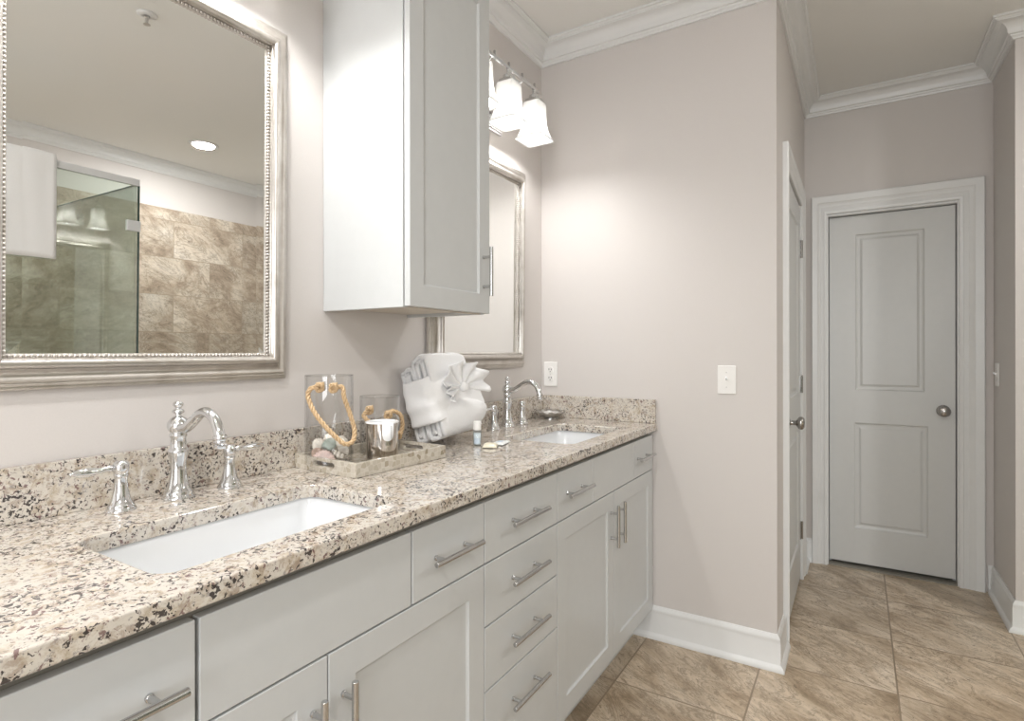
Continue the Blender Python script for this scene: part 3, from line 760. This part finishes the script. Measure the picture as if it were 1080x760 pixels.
def conch(size):
    bm = bmesh.new(); pts = []; rad = []
    for k in range(70):
        s = k/69; a2 = s*2*PI*3.5; rr = size*.35*math.sin(min(1, s*1.15)*PI*.62); pts.append(Vector((size*(s*1.8-.9), rr*.6*math.cos(a2), rr*.6*math.sin(a2)))); rad.append(size*.02+rr*.62)
    tube(bm, pts, rad, 10); return bm
SH = [ # kind, material, (right, towards camera, height), size, rotation, label
 ('snail', 'shellbrown', (-.030, .022, .022), .017, (1.2, .3, .9), 'brown spiral snail shell at the left in the tall vase'),
 ('scallop', 'shellpink', (-.012, .034, .014), .026, (.9, .2, .7), 'pale pink scallop shell low at the front of the tall vase'),
 ('conch', 'shellwhite', (.018, .022, .018), .020, (.3, .5, .4), 'ribbed cream conch shell at the front right of the tall vase'),
 ('pebble', 'seaglass', (.000, .012, .040), .017, (.2, .4, 0), 'sea-green barnacled shell on top of the pile in the tall vase'),
 ('pebble', 'shellwhite', (.030, .008, .046), .016, (.5, .1, 1), 'white coral lump at the top right in the tall vase'),
 ('scallop', 'shellwhite', (-.028, -.008, .038), .025, (.5, -.4, 1.9), 'cream scallop shell at the upper left in the tall vase'),
 ('pebble', 'shellwhite', (.004, -.024, .048), .018, (.1, .1, 2), 'white coral lump at the back in the tall vase'),
 ('scallop', 'shellwhite', (.034, -.016, .022), .022, (.4, .6, .2), 'cream scallop shell at the back right in the tall vase'),
 ('conch', 'shellpink', (-.022, -.026, .018), .018, (.1, .5, 2.1), 'small pink conch at the back left in the tall vase'),
]
def put_shell(sv, V, s):
    k, m, (rr, ff, z), size, rot, lab = s; size *= 1.08
    bm = {'snail': lambda: snail(size), 'scallop': lambda: scallop(M[m], size), 'conch': lambda: conch(size), 'pebble': lambda: pebble(size, rr*90+z*70)}[k]()
    x = V[0]+rt.x*rr+fwd.x*ff; y = V[1]+rt.y*rr+fwd.y*ff
    nm = {'snail': 'snail_shell', 'scallop': 'scallop_shell', 'conch': 'conch_shell', 'pebble': 'coral_lump'}[k]
    o = obj(nm, bm, M[m], smooth=True, loc=(x, y, ZC+.0195+z*1.1), rot=rot)
    if k == 'scallop':
        sm = o.modifiers.new('solid', 'SOLIDIFY'); sm.thickness = .0015
    tag(o, lab, 'shell', sv)
for s in SH: put_shell('shells in the tall vase', V1, s)
SH2 = [
 ('snail', 'shellwhite', (-.026, .022, .018), .015, (.9, .2, .4), 'small cream spiral shell at the left in the short vase'),
 ('scallop', 'shellpink', (.006, .018, .012), .022, (.7, .2, .4), 'pink scallop shell in the short vase'),
 ('conch', 'shellbrown', (-.012, -.016, .018), .018, (.2, .5, 1.4), 'brown conch shell in the short vase'),
 ('pebble', 'shellwhite', (.026, -.004, .018), .016, (0, 0, 1), 'white coral lump at the right in the short vase'),
]
for s in SH2: put_shell('shells in the short vase', V2, s)

# metal cup with white liner
cup = thing('cup_dispenser', 'polished metal cup with a white plastic liner at the front of the tray', 'cup', (.192, 1.131, ZC+.0105))
rc, hc = .0435, .108
bm = bmesh.new(); lathe(bm, [(.001, 0), (rc-.001, 0), (rc, .001), (rc, hc-.004), (rc-.001, hc-.003), (rc-.002, hc-.004), (rc-.002, .003), (.001, .002)], n=48)
obj('metal_body', bm, M['cupmetal'], cup, angle=.5)
bm = bmesh.new(); lathe(bm, [(rc-.0022, hc-.03), (rc-.0022, hc-.0035), (rc+.0015, hc-.0035), (rc+.0015, hc), (rc-.006, hc+.001), (rc-.008, hc-.002), (rc-.008, .006), (.001, .005)], n=48)
ln = obj('liner', bm, M['white'], cup, angle=.5)
f2 = (Vector((1.3088, 0))-Vector((.192, 1.131))).normalized(); ca = math.atan2(f2.y, f2.x)
def on_cup(u, z, out): an = ca+u; return ((rc+out)*math.cos(an), (rc+out)*math.sin(an), z)
bm = bmesh.new(); outer = []
NW = 12; uw = .36; uc = .36
for k in range(2*NW+1):
    s = -1+k/NW; u = uc+uw*s; zb = .058 + .014*(1-math.sqrt(max(0, 1-s*s)))*1.2
    outer.append((u, zb))
loft(bm, [[on_cup(u, hc-.001, .0006) for u, zb in outer], [on_cup(u, hc-.001, .0024) for u, zb in outer], [on_cup(u, zb+.002, .0024) for u, zb in outer], [on_cup(u, zb, .0006) for u, zb in outer]], closed=False)
obj('liner_tongue', bm, M['white'], ln, smooth=True)
bm = bmesh.new()
for k in range(7):
    p = on_cup(uc+.17, .066+k*.0052, .003); bmesh.ops.create_uvsphere(bm, u_segments=8, v_segments=6, radius=.0013, matrix=Matrix.Translation(p))
obj('dotted_marks', bm, M['dark'], ln)

# ------------------------------------------------------------------ towel bundle
tb = thing('towel_bundle', 'folded white towels wrapped in a band with a fan bow, leaning on the wall', 'towels', (.138, 1.405, ZC+.017), (.05, -.27, .05))
# local: x = thickness (towards camera side +), y = length, z = height
def fold_loop(xc, wd, z0, z1, nl, L0, L1, seed):
    """closed folded towel: nested U folds as a ribbon path in the x-z plane, extruded along y"""
    ctrl = []
    for i in range(nl):
        o_ = i*.0165; h = wd/2-o_
        if h < .006: break
        zt = z1-o_; zb = z0+o_
        ctrl += [(xc+h, zb+.006), (xc+h*1.04, (zb+zt)*.5), (xc+h, zt-h*.8), (xc+h*.70, zt-h*.25), (xc, zt), (xc-h*.70, zt-h*.25), (xc-h, zt-h*.8), (xc-h*1.04, (zb+zt)*.5), (xc-h, zb+.010), (xc-h*.5, zb), (xc+h*.4, zb+.001)]
    P = catmull([(x, 0, z) for x, z in ctrl], 5)
    bm = bmesh.new(); rows = []
    n = 34
    for k in range(n+1):
        s = k/n; y = L0+(L1-L0)*s; row = []
        e = min(s, 1-s); rnd = 1-.10*max(0, 1-e/.05)**2
        for i, p in enumerate(P):
            nz = noise.noise(Vector((y*16, p.x*30+seed, p.z*14)))*.0045
            fx = (p.x-xc)*rnd*(1+nz*6); row.append((xc+fx, y+.006*noise.noise(Vector((i*.11, seed, 0))), p.z*(1-.07*max(0, 1-(1-s)/.30)**2-.03*max(0, 1-s/.08)**2)+nz))
        rows.append(row)
    loft(bm, rows, closed=False); return bm
for i, (xc, wd, z1, L0, L1, sd) in enumerate(((-.030, .052, .255, .0, .125, 1), (.024, .066, .286, .004, .235, 9))):
    bm = fold_loop(xc, wd, .004, z1, 2, L0, L1, sd)
    o = obj('folded_towel', bm, M['towel'], tb, smooth=True); sm = o.modifiers.new('solid', 'SOLIDIFY'); sm.thickness = .0135; sm.offset = -1
# lower flared part of front towel
bm = bmesh.new(); rings = []
for k in range(15):
    s = k/14; y = .02+.295*s; wz = .062*(math.sin(PI*min(1, .18+s*.82))**.5 if s < 1 else .02); wx = .050*(math.sin(PI*(.12+.86*s))**.5)
    ring = []
    for q in range(20):
        an = 2*PI*q/20; nn = 1+.10*noise.noise(Vector((math.cos(an)*1.5, y*12, math.sin(an)*1.5)))
        ring.append((.032+wx*math.cos(an)*nn, y, max(.004, .066+wz*math.sin(an)*nn)))
    rings.append(ring)
loft(bm, rings); obj('rolled_towel', bm, M['towel'], tb, smooth=True, sub=1)
# wrapping band
bm = bmesh.new(); rings = []; NB = 16
for k in range(NB+1):
    s = k/NB; z = .058+.150*s
    y1_ = .300-.050*s; e = .004 if k not in (0, NB) else .001
    pts = rrect(-.060, .060-.004*s, -.014, y1_, .034, 0, 8)
    ring = []
    for (x, y, _) in pts:
        # the band climbs towards its far side as in the picture
        wr = noise.noise(Vector((x*10, y*14, z*40)))*.0045 + .0022*math.sin(z*120+y*20)
        n2 = Vector((x, y-.14)).normalized()
        bul = .006*math.sin(PI*s)
        ring.append((x+n2.x*(wr+bul+e), y+n2.y*(wr+bul+e), z + .022*(y/.28)*(1-.3*s)+.006*math.sin(y*25)*s))
    rings.append(ring)
loft(bm, rings, cap0=False, cap1=False)
bd = obj('wrap_band', bm, M['waffle'], tb, smooth=True, sub=1); sm = bd.modifiers.new('solid', 'SOLIDIFY'); sm.thickness = .004
bm = bmesh.new()
for k_, off in ((0, .006), (NB, -.012)):
    tube(bm, [Vector(p)*1+Vector((0, 0, off)) for p in rings[k_]+rings[k_][:1]], .0026, 6)
obj('hem', bm, M['waffle'], tb, smooth=True)
# fan bow
def fan(parent, c, nrm_rot, R, a0, a1, pl, seed, mat='waffle'):
    bm = bmesh.new(); rows = []; n = pl*8
    for k in range(n+1):
        s = k/n; an = a0+(a1-a0)*s; row = []
        for i in range(9):
            r = i/8; rr = .012+(R+.006*math.sin(seed+an*3))*r*(1+.07*math.cos(s*pl*2*PI)); fl = (.019*r**.8)*math.sin(s*pl*2*PI+.8*r)+.030*r*r-.012*r+.006*noise.noise(Vector((s*9, r*3, seed)))
            row.append((fl, rr*math.cos(an), rr*math.sin(an)))
        rows.append(row)
    loft(bm, rows, closed=False)
    o = obj('fan_bow', bm, M[mat], parent, smooth=True, loc=c, rot=nrm_rot); sm = o.modifiers.new('solid', 'SOLIDIFY'); sm.thickness = .003; return o
fb = fan(tb, (.082, .136, .152), (0, .22, -.35), .078, -.35, 3.0, 5, 1)
fan(tb, (.078, .132, .150), (0, .1, -.30), .055, 2.9, 3.8, 2, 4)
bm = bmesh.new(); bmesh.ops.create_icosphere(bm, subdivisions=3, radius=.017)
for v in bm.verts: v.co *= 1+.25*noise.noise(v.co*70)
obj('bow_knot', bm, M['waffle'], fb, smooth=True, loc=(.004, 0, 0))

# ------------------------------------------------------------------ small toiletries
bo = thing('toiletry_bottle', 'small clear toiletry bottle with a white cap beside the towels', 'bottle', (.236, 1.522, ZC+.001))
bm = bmesh.new(); lathe(bm, [(.001, 0), (.0125, 0), (.0138, .002), (.0138, .046), (.012, .049), (.010, .050)], n=24); obj('bottle_body', bm, M['clearplastic'], bo, smooth=True)
bm = bmesh.new(); lathe(bm, [(.001, .002), (.0118, .003), (.0118, .040), (.001, .040)], n=24); obj('lotion', bm, M['white'], bo, smooth=True)
bm = bmesh.new(); lathe(bm, [(.001, .050), (.0118, .050), (.0128, .051), (.0128, .077), (.0118, .079), (.001, .079)], n=24); obj('cap', bm, M['plastic'], bo, angle=.6)
f3 = math.atan2(-1.522, 1.07)
bm = bmesh.new(); loft(bm, [[(.0142*math.cos(f3+u), .0142*math.sin(f3+u), z) for u in [-.7+1.4*k/8 for k in range(9)]] for z in (.006, .024)], closed=False); lb = obj('label', bm, M['blue'], bo)
def packet(x, y, w, l, h, rz, mat, label, bulge=.5):
    bm = bmesh.new(); rows = []
    for i in range(13):
        row = []
        for k in range(13):
            s, t = i/12*2-1, k/12*2-1
            hz = h*(max(0, (1-s**4)*(1-t**4)))**.5 + .0012*noise.noise(Vector((s*3, t*3, x*50)))
            row.append((s*w/2, t*l/2*(1+.03*noise.noise(Vector((s*2, 5, y)))), .0015+hz))
        rows.append(row)
    loft(bm, rows, closed=False)
    t_ = obj('soap_packet', bm, M[mat], smooth=True, loc=(x, y, ZC+.001), rot=(0, 0, rz)); sm = t_.modifiers.new('solid', 'SOLIDIFY'); sm.thickness = .001; sm.offset = 1
    tag(t_, label, 'soap'); return t_
packet(.292, 1.515, .048, .062, .010, .5, 'cream', 'cream wrapped soap packet on the granite near the bottle')
pk = packet(.288, 1.585, .042, .078, .005, .25, 'paper', 'flat white sachet with blue print beside the cream soap packet')
bm = bmesh.new(); box(bm, -.009, .006, -.016, .014, .0078, .0084); obj('printed_patch', bm, M['blue'], pk)

# silver shell dish
sd = thing('shell_dish', 'scalloped silver shell dish on the counter in the corner by the farther faucet', 'dish', (.098, 2.302, ZC+.001), (0, 0, .55))
bm = bmesh.new(); rows = []
for i in range(11):
    r = i/10; row = []
    for k in range(64):
        an = 2*PI*k/64; fl = 1+.07*math.cos(an*12)*r
        row.append((.066*r*fl*math.cos(an)+.0001, .062*r*fl*math.sin(an), .003+.030*r**2.2+.0028*math.cos(an*12)*r))
    rows.append(row)
loft(bm, rows, cap0=True, cap1=False)
o = obj('bowl', bm, M['nickel'], sd, smooth=True); sm = o.modifiers.new('solid', 'SOLIDIFY'); sm.thickness = .0025
bm = bmesh.new(); lathe(bm, [(.001, -.0005), (.024, -.0005), (.024, .003), (.018, .006), (.001, .006)], n=24); obj('foot', bm, M['nickel'], sd)
